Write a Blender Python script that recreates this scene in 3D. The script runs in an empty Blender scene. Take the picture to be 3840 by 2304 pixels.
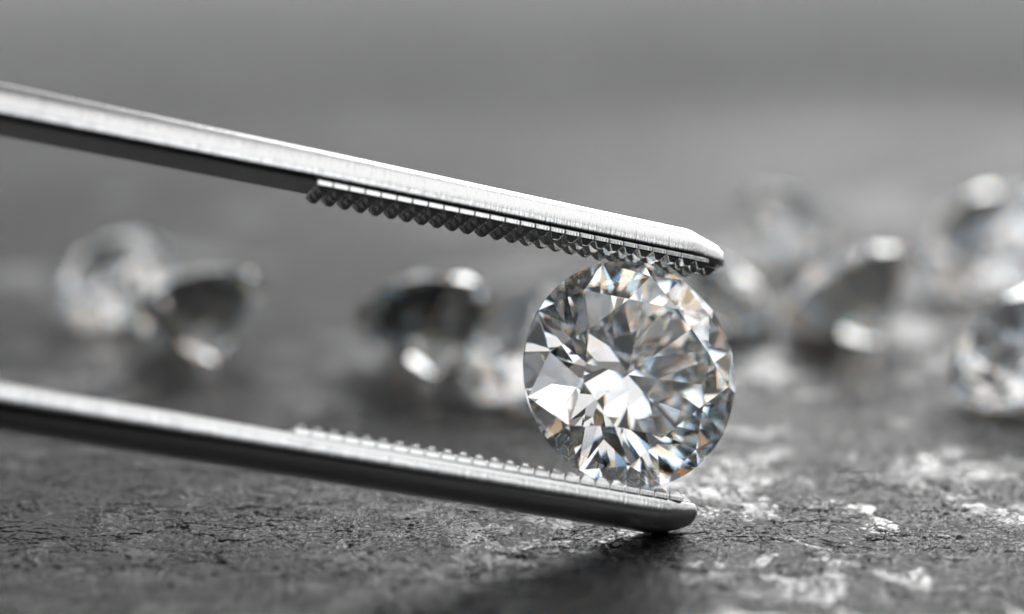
import bpy, math
import numpy as np
from mathutils import Matrix, Vector

# 1 Blender unit = 1 centimetre of the real place
S = bpy.context.scene
S.unit_settings.system = 'METRIC'
S.unit_settings.scale_length = 0.01
COL = S.collection

# ------------------------------------------------------------------ camera
CAM_H = 1.602
PITCH = 10.5
cam = bpy.data.cameras.new('camera')
cam.lens = 65.6; cam.sensor_width = 36.0; cam.sensor_fit = 'HORIZONTAL'
cam.clip_start = 0.05; cam.clip_end = 2000
cam.dof.use_dof = True
cam.dof.focus_distance = 5.36
cam.dof.aperture_fstop = 0.29
camo = bpy.data.objects.new('camera', cam); COL.objects.link(camo)
camo.location = (0, 0, CAM_H)
camo.rotation_euler = (math.radians(90 - PITCH), 0, 0)
S.camera = camo

# ------------------------------------------------------------------ render
S.view_settings.view_transform = 'Standard'
S.view_settings.look = 'None'
S.view_settings.exposure = 0.0
S.view_settings.gamma = 1.0
cy = S.cycles
cy.max_bounces = 26; cy.transmission_bounces = 24; cy.glossy_bounces = 12
cy.diffuse_bounces = 3
cy.caustics_reflective = False; cy.caustics_refractive = False
cy.blur_glossy = 0.3
cy.sample_clamp_indirect = 3.0
cy.use_adaptive_sampling = False
cy.use_denoising = True
cy.denoising_prefilter = 'ACCURATE'

# ------------------------------------------------------------------ world: dim grey studio
W = bpy.data.worlds.new('World'); S.world = W; W.use_nodes = True
nt = W.node_tree; nt.nodes.clear()
tc = nt.nodes.new('ShaderNodeTexCoord')
sx = nt.nodes.new('ShaderNodeSeparateXYZ')
nt.links.new(tc.outputs['Generated'], sx.inputs[0])
rz = nt.nodes.new('ShaderNodeValToRGB')           # by height
RAMP = [(0.0, .0), (.485, .0), (.5, .10), (.56, .20), (.64, 2.0), (.71, 1.35), (.80, .30), (1.0, .06)]
for i, (p_, v_) in enumerate(RAMP):
    e = rz.color_ramp.elements[0] if i == 0 else (rz.color_ramp.elements[-1] if i == len(RAMP) - 1 else rz.color_ramp.elements.new(p_))
    e.position = p_; e.color = (v_, v_ * 1.003, v_ * 1.012, 1)
hz = nt.nodes.new('ShaderNodeMath'); hz.operation = 'MULTIPLY_ADD'; hz.inputs[1].default_value = .5; hz.inputs[2].default_value = .5
nt.links.new(sx.outputs['Z'], hz.inputs[0]); nt.links.new(hz.outputs[0], rz.inputs[0])
mr = nt.nodes.new('ShaderNodeMapRange')            # darker on the camera's side of the studio
mr.inputs['From Min'].default_value = -0.7; mr.inputs['From Max'].default_value = 0.5
mr.inputs['To Min'].default_value = 0.12; mr.inputs['To Max'].default_value = 1.0
nt.links.new(sx.outputs['Y'], mr.inputs['Value'])
bg = nt.nodes.new('ShaderNodeBackground'); ow = nt.nodes.new('ShaderNodeOutputWorld')
nt.links.new(rz.outputs[0], bg.inputs[0]); nt.links.new(mr.outputs[0], bg.inputs[1])
nt.links.new(bg.outputs[0], ow.inputs[0])

# ------------------------------------------------------------------ studio lamps
TARGET = Vector((0.34, 5.25, 0.45))
def softbox(name, direction, dist, sx_, sy_, radiance, color=(1, 1, 1), aim=None):
    L = bpy.data.lights.new(name, 'AREA'); L.shape = 'RECTANGLE'
    L.size = sx_; L.size_y = sy_
    L.energy = radiance * math.pi * sx_ * sy_
    L.color = color
    o = bpy.data.objects.new(name, L); COL.objects.link(o)
    d = Vector(direction).normalized()
    o.location = TARGET + d * dist
    o.rotation_euler = (((TARGET if aim is None else Vector(aim)) - o.location)).to_track_quat('-Z', 'Y').to_euler()
    return o
softbox('right_softbox', (.56, -.16, 1.0), 12, 20, 10, 1.1)
softbox('back_softbox', (.36, .93, .43), 22, 14.5, 8.2, 9.4, (1.0, .995, .985))
softbox('front_softbox', (.42, -.91, .49), 12, 7.5, 4.2, 1.35, (.95, .975, 1.0))
softbox('left_softbox', (-.60, -.80, .42), 16, 9, 9, 1.9, (.95, .975, 1.0))

# ------------------------------------------------------------------ helpers
def new_mat(name):
    m = bpy.data.materials.new(name); m.use_nodes = True
    t = m.node_tree; t.nodes.clear()
    out = t.nodes.new('ShaderNodeOutputMaterial')
    return m, t, out
def N_(t, typ, **kw):
    n = t.nodes.new(typ)
    for k, v in kw.items():
        if hasattr(n, k) and k not in ('Scale',): setattr(n, k, v)
        else: n.inputs[k].default_value = v
    return n
def mesh_obj(name, verts, faces, mat, parent=None, smooth=False):
    me = bpy.data.meshes.new(name)
    me.from_pydata([tuple(map(float, v)) for v in verts], [], faces)
    me.validate(); me.update()
    if smooth:
        me.polygons.foreach_set('use_smooth', [True] * len(me.polygons))
    me.materials.append(mat)
    o = bpy.data.objects.new(name, me); COL.objects.link(o)
    if parent is not None: o.parent = parent
    return o

# ------------------------------------------------------------------ materials
def glass_mat():
    m, t, out = new_mat('diamond_crystal')
    prev = None
    for ior, c in ((2.335, (.47, .34, .21)), (2.42, (.32, .32, .32)), (2.505, (.21, .34, .47))):
        g = t.nodes.new('ShaderNodeBsdfGlass')
        g.inputs['Color'].default_value = (*c, 1)
        g.inputs['Roughness'].default_value = 0.0
        g.inputs['IOR'].default_value = ior
        if prev is None: prev = g
        else:
            a = t.nodes.new('ShaderNodeAddShader')
            t.links.new(prev.outputs[0], a.inputs[0]); t.links.new(g.outputs[0], a.inputs[1]); prev = a
    t.links.new(prev.outputs[0], out.inputs[0])
    return m
M_GLASS = glass_mat()

def steel_mat(name, base, rough, scratch):
    m, t, out = new_mat(name)
    tcn = t.nodes.new('ShaderNodeTexCoord')
    # fine grinding marks run round the bar, across its length
    mp = t.nodes.new('ShaderNodeMapping'); mp.inputs['Scale'].default_value = (150, 7, 7)
    t.links.new(tcn.outputs['Object'], mp.inputs[0])
    n1 = t.nodes.new('ShaderNodeTexNoise'); n1.inputs['Scale'].default_value = 1.0
    n1.inputs['Detail'].default_value = 3; n1.inputs['Roughness'].default_value = .7
    t.links.new(mp.outputs[0], n1.inputs['Vector'])
    # blasted grain on the back of the arm
    n2 = t.nodes.new('ShaderNodeTexNoise'); n2.inputs['Scale'].default_value = 130
    n2.inputs['Detail'].default_value = 3; n2.inputs['Roughness'].default_value = .65
    t.links.new(tcn.outputs['Object'], n2.inputs['Vector'])
    sp = t.nodes.new('ShaderNodeSeparateXYZ'); t.links.new(tcn.outputs['Object'], sp.inputs[0])
    ab = t.nodes.new('ShaderNodeMath'); ab.operation = 'ABSOLUTE'; t.links.new(sp.outputs['Z'], ab.inputs[0])
    mrn = t.nodes.new('ShaderNodeMapRange')
    mrn.inputs['From Min'].default_value = .415; mrn.inputs['From Max'].default_value = .435
    t.links.new(ab.outputs[0], mrn.inputs['Value'])
    mx = t.nodes.new('ShaderNodeMix'); mx.data_type = 'FLOAT'
    t.links.new(mrn.outputs[0], mx.inputs['Factor'])
    t.links.new(n1.outputs[0], mx.inputs['A']); t.links.new(n2.outputs[0], mx.inputs['B'])
    bp = t.nodes.new('ShaderNodeBump'); bp.inputs['Strength'].default_value = 1.0
    bp.inputs['Distance'].default_value = scratch
    t.links.new(mx.outputs['Result'], bp.inputs['Height'])
    p = t.nodes.new('ShaderNodeBsdfPrincipled')
    p.inputs['Base Color'].default_value = (*base, 1); p.inputs['Metallic'].default_value = 1
    rr = t.nodes.new('ShaderNodeMapRange')
    rr.inputs['To Min'].default_value = rough; rr.inputs['To Max'].default_value = rough + .14
    t.links.new(mrn.outputs[0], rr.inputs['Value'])
    t.links.new(rr.outputs[0], p.inputs['Roughness'])
    t.links.new(bp.outputs[0], p.inputs['Normal'])
    t.links.new(p.outputs[0], out.inputs[0])
    return m
M_STEEL = steel_mat('brushed_steel', (.80, .80, .797), .12, .0017)
M_TOOTH = steel_mat('tooth_steel', (.80, .80, .795), .14, .0004)

def ground_mat():
    m, t, out = new_mat('dark_slate')
    tcn = t.nodes.new('ShaderNodeTexCoord')
    at = t.nodes.new('ShaderNodeAttribute'); at.attribute_name = 'plateau'
    nf = t.nodes.new('ShaderNodeTexNoise'); nf.inputs['Scale'].default_value = 85
    nf.inputs['Detail'].default_value = 5; nf.inputs['Roughness'].default_value = .62
    t.links.new(tcn.outputs['Object'], nf.inputs['Vector'])
    inv = t.nodes.new('ShaderNodeMapRange')
    inv.inputs['To Min'].default_value = 1.0; inv.inputs['To Max'].default_value = 0.10
    t.links.new(at.outputs['Fac'], inv.inputs['Value'])
    vo = t.nodes.new('ShaderNodeTexVoronoi'); vo.feature = 'DISTANCE_TO_EDGE'; vo.inputs['Scale'].default_value = 46
    wv = t.nodes.new('ShaderNodeVectorMath'); wv.operation = 'MULTIPLY_ADD'; wv.inputs[1].default_value = (.03, .03, .03)
    t.links.new(nf.outputs['Color'], wv.inputs[0]); t.links.new(tcn.outputs['Object'], wv.inputs[2])
    t.links.new(wv.outputs[0], vo.inputs['Vector'])
    vc = t.nodes.new('ShaderNodeMapRange'); vc.inputs['From Max'].default_value = .22; vc.inputs['To Max'].default_value = .45
    t.links.new(vo.outputs['Distance'], vc.inputs['Value'])
    sm = t.nodes.new('ShaderNodeMath'); sm.operation = 'ADD'
    t.links.new(nf.outputs[0], sm.inputs[0]); t.links.new(vc.outputs[0], sm.inputs[1])
    hm = t.nodes.new('ShaderNodeMath'); hm.operation = 'MULTIPLY'
    t.links.new(sm.outputs[0], hm.inputs[0]); t.links.new(inv.outputs[0], hm.inputs[1])
    bp = t.nodes.new('ShaderNodeBump'); bp.inputs['Strength'].default_value = 1.0
    bp.inputs['Distance'].default_value = .0062
    t.links.new(hm.outputs[0], bp.inputs['Height'])
    # broad uneven polish
    nb = t.nodes.new('ShaderNodeTexNoise'); nb.inputs['Scale'].default_value = .55
    nb.inputs['Detail'].default_value = 4
    t.links.new(tcn.outputs['Object'], nb.inputs['Vector'])
    rr = t.nodes.new('ShaderNodeMapRange')
    rr.inputs['From Min'].default_value = .3; rr.inputs['From Max'].default_value = .7
    rr.inputs['To Min'].default_value = .15; rr.inputs['To Max'].default_value = .28
    t.links.new(nb.outputs[0], rr.inputs['Value'])
    r2 = t.nodes.new('ShaderNodeMath'); r2.operation = 'MULTIPLY_ADD'
    t.links.new(at.outputs['Fac'], r2.inputs[0]); r2.inputs[1].default_value = -.06
    t.links.new(rr.outputs[0], r2.inputs[2])
    cr = t.nodes.new('ShaderNodeValToRGB')
    cr.color_ramp.elements[0].color = (.0012, .0012, .00125, 1)
    cr.color_ramp.elements[1].color = (.0055, .0055, .0057, 1)
    t.links.new(nf.outputs[0], cr.inputs[0])
    p = t.nodes.new('ShaderNodeBsdfPrincipled')
    p.inputs['IOR'].default_value = 1.34
    t.links.new(cr.outputs[0], p.inputs['Base Color'])
    t.links.new(r2.outputs[0], p.inputs['Roughness'])
    t.links.new(bp.outputs[0], p.inputs['Normal'])
    t.links.new(p.outputs[0], out.inputs[0])
    return m
M_GROUND = ground_mat()

# ------------------------------------------------------------------ ground
def hash2(ix, iy, seed):
    h = (ix.astype(np.int64) * 374761393 + iy.astype(np.int64) * 668265263 + seed * 974634777) & 0xffffffff
    h = ((h ^ (h >> 13)) * 1274126177) & 0xffffffff
    h = (h ^ (h >> 16)) & 0xffffffff
    return h.astype(np.float64) / 4294967295.0
def vnoise(x, y, seed):
    ix = np.floor(x); iy = np.floor(y); fx = x - ix; fy = y - iy
    ux = fx * fx * fx * (fx * (fx * 6 - 15) + 10); uy = fy * fy * fy * (fy * (fy * 6 - 15) + 10)
    a = hash2(ix, iy, seed); b = hash2(ix + 1, iy, seed)
    c = hash2(ix, iy + 1, seed); d = hash2(ix + 1, iy + 1, seed)
    return (a * (1 - ux) + b * ux) * (1 - uy) + (c * (1 - ux) + d * ux) * uy
def fbm(x, y, seed, octs, gain=.5, res=None, freq0=1.0):
    s = np.zeros_like(x); amp = 1.0; tot = 0; f = 1.0
    for o in range(octs):
        a, b = x * f * .8 - y * f * .6, x * f * .6 + y * f * .8
        v = vnoise(a + 17.3 * o, b - 9.1 * o, seed + o) - .5
        if res is not None: v = v * np.clip(1.6 - res * f * freq0 * 2.2, 0, 1)
        s += amp * v; tot += amp; amp *= gain; f *= 2.03
    return s / tot * 2
def voronoi_edge(x, y, seed):
    ix = np.floor(x); iy = np.floor(y)
    f1 = np.full_like(x, 9.); f2 = np.full_like(x, 9.)
    for dx in (-1, 0, 1):
        for dy in (-1, 0, 1):
            cx_, cy_ = ix + dx, iy + dy
            px = cx_ + .08 + .84 * hash2(cx_, cy_, seed); py = cy_ + .08 + .84 * hash2(cx_, cy_, seed + 7)
            d = np.hypot(x - px, y - py)
            f2 = np.minimum(f2, np.maximum(f1, d)); f1 = np.minimum(f1, d)
    return f2 - f1
def spread(core_lo, core_hi, step, lo, hi, grow):
    mid = list(np.arange(core_lo, core_hi, step))
    s = step; p = mid[-1]; right = []
    while p < hi: s *= grow; p += s; right.append(p)
    s = step; p = mid[0]; left = []
    while p > lo: s *= grow; p -= s; left.append(p)
    return np.array(left[::-1] + mid + right)
GX = spread(-1.75, 1.9, .0046, -320, 320, 1.055)
GY = spread(4.75, 6.4, .0046, 3.6, 900, 1.028)
X, Y = np.meshgrid(GX, GY)
DX, DY = np.meshgrid(np.gradient(GX), np.gradient(GY))
RES = np.maximum(DX, DY)
wx = X + .06 * fbm(X * 5, Y * 5, 5, 3); wy = Y + .06 * fbm(X * 5 + 40, Y * 5, 9, 3)
far = np.clip((np.hypot(X - .4, Y - 5.3) - 2.5) / 12, 0, 1)
broad = fbm(X * 1.7, Y * 1.7, 21, 3, .55, RES, 1.7)
med = fbm(wx * 6.5, wy * 6.5, 33, 4, .6, RES, 6.5)
fine = fbm(wx * 30, wy * 30, 47, 3, .8, RES, 30)
small = fbm(wx * 15.0 + 7, wy * 15.0, 133, 3, .6, RES, 15.0)
plate = np.clip((.80 * med + .32 * small + .35 * broad - .04) / .10, 0, 1)
plate = plate * plate * (3 - 2 * plate)
rough = 1 - .95 * plate
h = .010 * broad + .006 * med * (.35 + .65 * rough) + .0042 * fine * rough
h += .35 * far * fbm(X * .22, Y * .22, 301, 3, .5, RES, .22) + .035 * far * fbm(X * .9, Y * .9, 311, 3, .5, RES, .9)
for (sc, sd, w, dep, gl) in ((3.4, 61, .022, .0050, 1.0), (7.5, 71, .040, .0052, .9), (17.0, 81, .08, .0042, .5), (33.0, 91, .13, .0026, .1)):
    ve = voronoi_edge(wx * sc + .45 * med, wy * sc * 1.1 + .45 * broad + .3 * med, sd)
    gate = np.clip(vnoise(X * sc * .6, Y * sc * .6, sd + 3) * 2.6 - .8, 0, 1)
    k = np.exp(-(ve / w) ** 2) * gate * np.clip(1.6 - RES * 1.1 * sc / .55, 0, 1)
    h -= dep * k * np.maximum(rough, gl); plate *= (1 - k)
cut = np.clip(1.6 - RES * 2.2 * 12, 0, 1)
# long shallow scratches
rs = np.random.RandomState(4)
for i in range(34):
    a = rs.uniform(-.9, .9) if i % 2 else rs.uniform(1.9, 2.5)
    x0, y0 = rs.uniform(-1.8, 1.9), rs.uniform(4.7, 6.5)
    d = (X - x0) * (-math.sin(a)) + (Y - y0) * math.cos(a) + .03 * (vnoise(X * 3 + i, Y * 3, 90) - .5)
    l = (X - x0) * math.cos(a) + (Y - y0) * math.sin(a)
    k = np.exp(-(d / .006) ** 2) * np.clip(1.2 - np.abs(l) / rs.uniform(.3, .9), 0, 1)
    h -= .0022 * k * cut
h -= h[(np.abs(X - .43) < .10) & (np.abs(Y - 5.35) < .08)].max()
def ground_z(x, y):
    i = np.searchsorted(GX, x); j = np.searchsorted(GY, y)
    return float(h[max(0, j - 3):j + 3, max(0, i - 3):i + 3].max())
ny, nx = X.shape
co = np.stack([X, Y, h], -1).reshape(-1, 3).astype(np.float32)
idx = np.arange(ny * nx).reshape(ny, nx)
quads = np.stack([idx[:-1, :-1], idx[:-1, 1:], idx[1:, 1:], idx[1:, :-1]], -1).reshape(-1, 4)
me = bpy.data.meshes.new('ground')
me.vertices.add(len(co)); me.vertices.foreach_set('co', co.ravel())
me.loops.add(quads.size); me.loops.foreach_set('vertex_index', quads.ravel().astype(np.int32))
me.polygons.add(len(quads))
me.polygons.foreach_set('loop_start', np.arange(0, quads.size, 4, dtype=np.int32))
me.update(calc_edges=True)
me.polygons.foreach_set('use_smooth', np.ones(len(quads), dtype=bool))
at = me.attributes.new('plateau', 'FLOAT', 'POINT'); at.data.foreach_set('value', plate.ravel().astype(np.float32))
me.materials.append(M_GROUND); me.update()
ground = bpy.data.objects.new('ground', me); COL.objects.link(ground)
ground['kind'] = 'structure'
ground['label'] = 'dark grey cracked slate surface under the tweezers and stones'
print('ground verts', len(co))

# ------------------------------------------------------------------ brilliant-cut diamond
def brilliant_parts(PD, LR=.26):
    TR, TH, SR, GH = .607, .318, .842, .022
    c8 = math.cos(math.pi / 8)
    slope = TH / (1 - TR)
    P = lambda r, k, z: np.array([r * math.cos(k * math.pi / 8), r * math.sin(k * math.pi / 8), z])
    T = [P(TR, 2 * k, GH + TH) for k in range(8)]
    Sx = [P(SR, 2 * k + 1, GH + slope * (1 - SR * c8)) for k in range(8)]
    Lx = [P(LR, 2 * k + 1, -GH - PD * (1 - LR * c8)) for k in range(8)]
    cul = np.array([0, 0, -GH - PD])
    NS = 6
    def plane_z(a, b, c, x, y):
        n = np.cross(b - a, c - a)
        return a[2] - (n[0] * (x - a[0]) + n[1] * (y - a[1])) / n[2]
    top, bot = [], []
    for k in range(16):
        A, B = P(1, k, GH), P(1, k + 1, GH)
        s = Sx[k // 2]; l = Lx[k // 2]
        A2, B2 = P(1, k, -GH), P(1, k + 1, -GH)
        tt, bb = [], []
        for j in range(NS):
            q = k + j / NS
            x, y = math.cos(q * math.pi / 8), math.sin(q * math.pi / 8)
            tt.append(np.array([x, y, plane_z(s, A, B, x, y)]) if j else A)
            bb.append(np.array([x, y, plane_z(l, A2, B2, x, y)]) if j else A2)
        top.append(tt); bot.append(bb)
    seg_t = lambda k: top[k % 16] + [top[(k + 1) % 16][0]]
    seg_b = lambda k: bot[k % 16] + [bot[(k + 1) % 16][0]]
    parts = {}
    def pack(polys):
        v, f = [], []
        for p in polys:
            f.append(list(range(len(v), len(v) + len(p)))); v += list(p)
        return v, f
    parts['table'] = pack([T])
    crown = []
    for k in range(8):
        crown.append([T[k], Sx[k], T[(k + 1) % 8]])                       # star
        crown.append([T[k], Sx[k - 1], top[2 * k][0], Sx[k]])             # kite
        crown.append([Sx[k]] + seg_t(2 * k))                               # upper halves
        crown.append([Sx[k]] + seg_t(2 * k + 1))
    parts['crown'] = pack(crown)
    gird = []
    for k in range(16):
        a, b = seg_t(k), seg_b(k)
        for j in range(NS): gird.append([b[j], b[j + 1], a[j + 1], a[j]])
    parts['girdle'] = pack(gird)
    pav = []
    for k in range(8):
        pav.append([cul, Lx[k], bot[2 * k][0], Lx[k - 1]])
        pav.append([Lx[k]] + seg_b(2 * k)[::-1])
        pav.append([Lx[k]] + seg_b(2 * k + 1)[::-1])
    parts['pavilion'] = pack(pav)
    # every facet must face outwards
    for n, (v, f) in parts.items():
        for q in f:
            a = [v[i] for i in q]; nn = np.zeros(3)
            for i in range(len(a)): nn += np.cross(a[i], a[(i + 1) % len(a)])
            c = sum(a) / len(a) - np.array([0, 0, -.1])
            if nn @ c < 0: q.reverse()
    return parts
def cut_meshes(PD):
    parts = brilliant_parts(PD); out = {}
    for n, (v, f) in parts.items():
        me = bpy.data.meshes.new(n); me.from_pydata([tuple(map(float, p)) for p in v], [], f); me.update()
        me.materials.append(M_GLASS); out[n] = me
    return parts, out
_, CUT_SHALLOW = cut_meshes(.722)       # the gripped stone: shallower pavilion
PARTS, CUT_DEEP = cut_meshes(.865)      # the loose stones
def diamond(name, label, matrix, radius, group=None, cut=CUT_DEEP):
    r = bpy.data.objects.new(name, None); COL.objects.link(r)
    r.empty_display_size = .05
    r.matrix_world = matrix @ Matrix.Diagonal((radius, radius, radius, 1))
    r['label'] = label; r['category'] = 'diamond'
    if group: r['group'] = group
    for n in ('table', 'crown', 'girdle', 'pavilion'):
        o = bpy.data.objects.new(n, cut[n]); COL.objects.link(o); o.parent = r
    return r
def frame(ax, ay, az, loc):
    m = Matrix.Identity(4)
    for c, v in enumerate((ax, ay, az)):
        for r_ in range(3): m[r_][c] = v[r_]
    for r_ in range(3): m[r_][3] = loc[r_]
    return m

CTR = Vector((0.343, 5.2473, CAM_H - 1.1669))
TAB = Vector((0.33539, -0.87399, 0.35165))          # table normal = near direction of the tweezers
G0 = Vector((-0.24506, 0.27948, 0.92835))
G4 = TAB.cross(G0)
diamond('diamond', 'clear round brilliant diamond gripped upright between the tweezer tips, in sharp focus',
        frame(G0, G4, TAB, CTR), .330, cut=CUT_SHALLOW)

# ------------------------------------------------------------------ tweezers
AX = Vector((0.93580, 0.26607, -0.23125)); UPN = Vector((0.10855, 0.40664, 0.90712))
AY = -TAB
tw = bpy.data.objects.new('tweezers', None); COL.objects.link(tw)
tw.matrix_world = frame(AX, AY, UPN, CTR)
tw['label'] = 'steel diamond tweezers reaching in from the left, knurled jaws closed on the sharp diamond'
tw['category'] = 'tweezers'

HW = .0765                                            # half width at the jaws
def interp(x, pts):
    xs, ys = zip(*pts); return float(np.interp(x, xs, ys))
def arm(side):
    if side > 0:
        inner = [(-4.0, .30), (-1.85, .343), (-1.03, .353), (0, .357), (.3, .359)]
        thick = [(-4.0, .125), (-1.85, .108), (-1.03, .100), (0, .093), (.3, .090)]
        tipx = .247
    else:
        inner = [(-4.0, .275), (-1.85, .328), (-1.03, .338), (0, .350), (.3, .353)]
        thick = [(-4.0, .120), (-1.85, .110), (-1.03, .102), (0, .092), (.3, .090)]
        tipx = .228
    xs = list(np.linspace(-3.2, tipx - .13, 70)) + [tipx - .13 + .13 * t for t in (.06, .14, .24, .36, .48, .60, .70, .78, .84, .89, .93, .96, .98, 1.0)]
    NSEG = 11
    verts, faces = [], []
    for x in xs:
        z0, T = interp(x, inner), interp(x, thick)
        hw = HW * (1 + .10 * max(0, -x) / 2)
        u = max(0, (x - (tipx - .13)) / .13)
        # the end is ground to a blunt chamfered nose
        if side > 0:
            kt = float(np.interp(u, (0, .10, .80, .93, 1), (1, .985, .70, .58, .36)))
            kw = float(np.interp(u, (0, .10, .80, .93, 1), (1, .985, .72, .62, .46)))
        else:
            kt = float(np.interp(u, (0, .25, .60, .80, .93, 1), (1, .955, .82, .70, .58, .42)))
            kw = float(np.interp(u, (0, .25, .70, .93, 1), (1, .97, .80, .66, .50)))
        hw *= kw; Tt = T * kt
        lift = (.05 if side > 0 else .16) * T * max(0, (u - .84) / .16) ** 2; Tt -= lift; z0 += lift
        ri = .30 * Tt; ro = .69 * Tt; rx = min(.060, .8 * hw)
        prof = []
        def arc(cx_, cz_, rx_, rz_, a0, a1):
            for i in range(NSEG + 1):
                a = a0 + (a1 - a0) * i / NSEG
                prof.append((cx_ + rx_ * math.cos(a), cz_ + rz_ * math.sin(a)))
        # y towards the viewer is negative, z points outward; starts at the near inner corner
        e0 = math.radians(62)                          # the inner corner keeps a crisp edge
        k0 = ri / math.sin(e0); ric = k0 * .55
        arc(-hw + ric, ri, ric, k0, -(math.pi - e0) , -math.pi)
        arc(-hw + rx, Tt - ro, rx, ro, math.pi, math.pi / 2)
        arc(hw - rx, Tt - ro, rx, ro, math.pi / 2, 0)
        arc(hw - ric, ri, ric, k0, 0, -e0)
        crown_ = .004
        for (py, pz) in prof:
            b = crown_ * (1 - (py / hw) ** 2) if pz > Tt * .5 else 0
            verts.append((x, py, side * (z0 + pz + b)))
    n = 4 * (NSEG + 1)
    for i in range(len(xs) - 1):
        for j in range(n):
            a, b = i * n + j, i * n + (j + 1) % n
            q = [a, b, b + n, a + n]
            faces.append(q if side < 0 else q[::-1])
    cap0 = list(range(n)); cap1 = list(range((len(xs) - 1) * n, len(xs) * n))
    faces.append(cap0[::-1] if side < 0 else cap0); faces.append(cap1 if side < 0 else cap1[::-1])
    # split cap from the sides with its own slightly inset ring for a crisp little edge
    o = mesh_obj('arm', verts, faces, M_STEEL, tw, smooth=True)
    bm_fix_normals(o)
    o.data.set_sharp_from_angle(angle=math.radians(28))
    return o, inner
def bm_fix_normals(o):
    import bmesh
    bm = bmesh.new(); bm.from_mesh(o.data)
    bmesh.ops.recalc_face_normals(bm, faces=bm.faces[:]); bm.to_mesh(o.data); bm.free()

PITCHX = .0455; ROWS = 3; PW = 2 * HW / ROWS
def tooth_mesh(side):
    g = .0012; hx, hy = PITCHX / 2 - g, PW / 2 - g * .6
    b, p = .0095, .0170
    v = []
    for (sx_, sy_, z) in ((hx, hy, -.004), (hx, hy, b), (hx * .36, hy * .40, b + p)):
        for a, c in ((-1, -1), (1, -1), (1, 1), (-1, 1)):
            v.append((a * sx_, c * sy_, -side * z))
    f = [[8, 9, 10, 11], [3, 2, 1, 0]]
    for k in (0, 4):
        for j in range(4):
            f.append([k + j, k + (j + 1) % 4, k + 4 + (j + 1) % 4, k + 4 + j])
    me = bpy.data.meshes.new('tooth'); me.from_pydata(v, [], f); me.update()
    import bmesh
    bm = bmesh.new(); bm.from_mesh(me)
    bmesh.ops.bevel(bm, geom=[e for e in bm.edges], offset=.0018, segments=1, affect='EDGES')
    bmesh.ops.recalc_face_normals(bm, faces=bm.faces[:]); bm.to_mesh(me); bm.free()
    me.materials.append(M_TOOTH)
    return me
for side in (1, -1):
    a, inner = arm(side)
    tm = tooth_mesh(side)
    n = 27 if side > 0 else 26
    last = .205 if side > 0 else .190
    for i in range(n):
        x = last - i * PITCHX
        rows = range(ROWS)
        for r_ in rows:
            if i == 0 and r_ != 1: continue
            y = (r_ - (ROWS - 1) / 2) * PW
            if i == 0: y *= 1
            if i == 1: y *= .93
            z0 = interp(x, inner)
            sl = (interp(x + .05, inner) - interp(x - .05, inner)) / .1
            t = bpy.data.objects.new('tooth', tm); COL.objects.link(t); t.parent = a
            t.location = (x, y, side * z0); t.rotation_euler = (0, -math.atan(side * sl), 0)

# ------------------------------------------------------------------ loose diamonds behind
def resting(label, x, y, yaw, radius=.25, lean=None, roll=0.0):
    """lies on a pavilion facet and the girdle: the table normal leans `lean` from vertical towards `yaw`"""
    lean = math.radians(40.9 if lean is None else lean)
    m = Matrix.Rotation(math.radians(yaw), 4, 'Z') @ Matrix.Rotation(lean, 4, 'Y') @ Matrix.Rotation(math.radians(roll), 4, 'Z')
    zmin = min((m @ Vector(p)).z for k in ('table', 'girdle', 'pavilion') for p in PARTS[k][0])
    m = Matrix.Translation((x, y, -zmin * radius - .004 + ground_z(x, y))) @ m
    return diamond('diamond', label, m, radius, 'loose diamonds lying out of focus on the slate')
# yaw: direction the table faces (0 = right of picture, -90 = towards the camera)
resting('blurred pale bluish diamond farthest left, without a dark face', -1.80, 8.35, 250, .285)
resting('blurred diamond at left with a slanted dark face and a bright spot below it', -1.30, 7.6, 122, .29, roll=11)
resting('blurred near-black wide diamond, alone midway between the two tweezer arms', -.33, 7.35, 98, .30, roll=11)
resting('blurred bright diamond half hidden behind the lower left edge of the gripped diamond', .07, 6.85, 215, .31, roll=8)
resting('blurred diamond just off the tip of the upper arm, farthest back', 1.46, 9.85, 305, .31)
resting('blurred dim diamond mostly hidden by the right edge of the gripped diamond', .98, 8.2, 15, .25)
resting('blurred diamond right of the gripped one, with a dark face on its right side', 1.46, 8.0, 130, .31, roll=11)
resting('large blurred pale diamond at the upper right edge of the picture', 2.34, 9.1, 222, .37)
resting('nearest loose diamond, cut off by the right edge of the picture', 1.90, 6.75, 212, .31, roll=5)
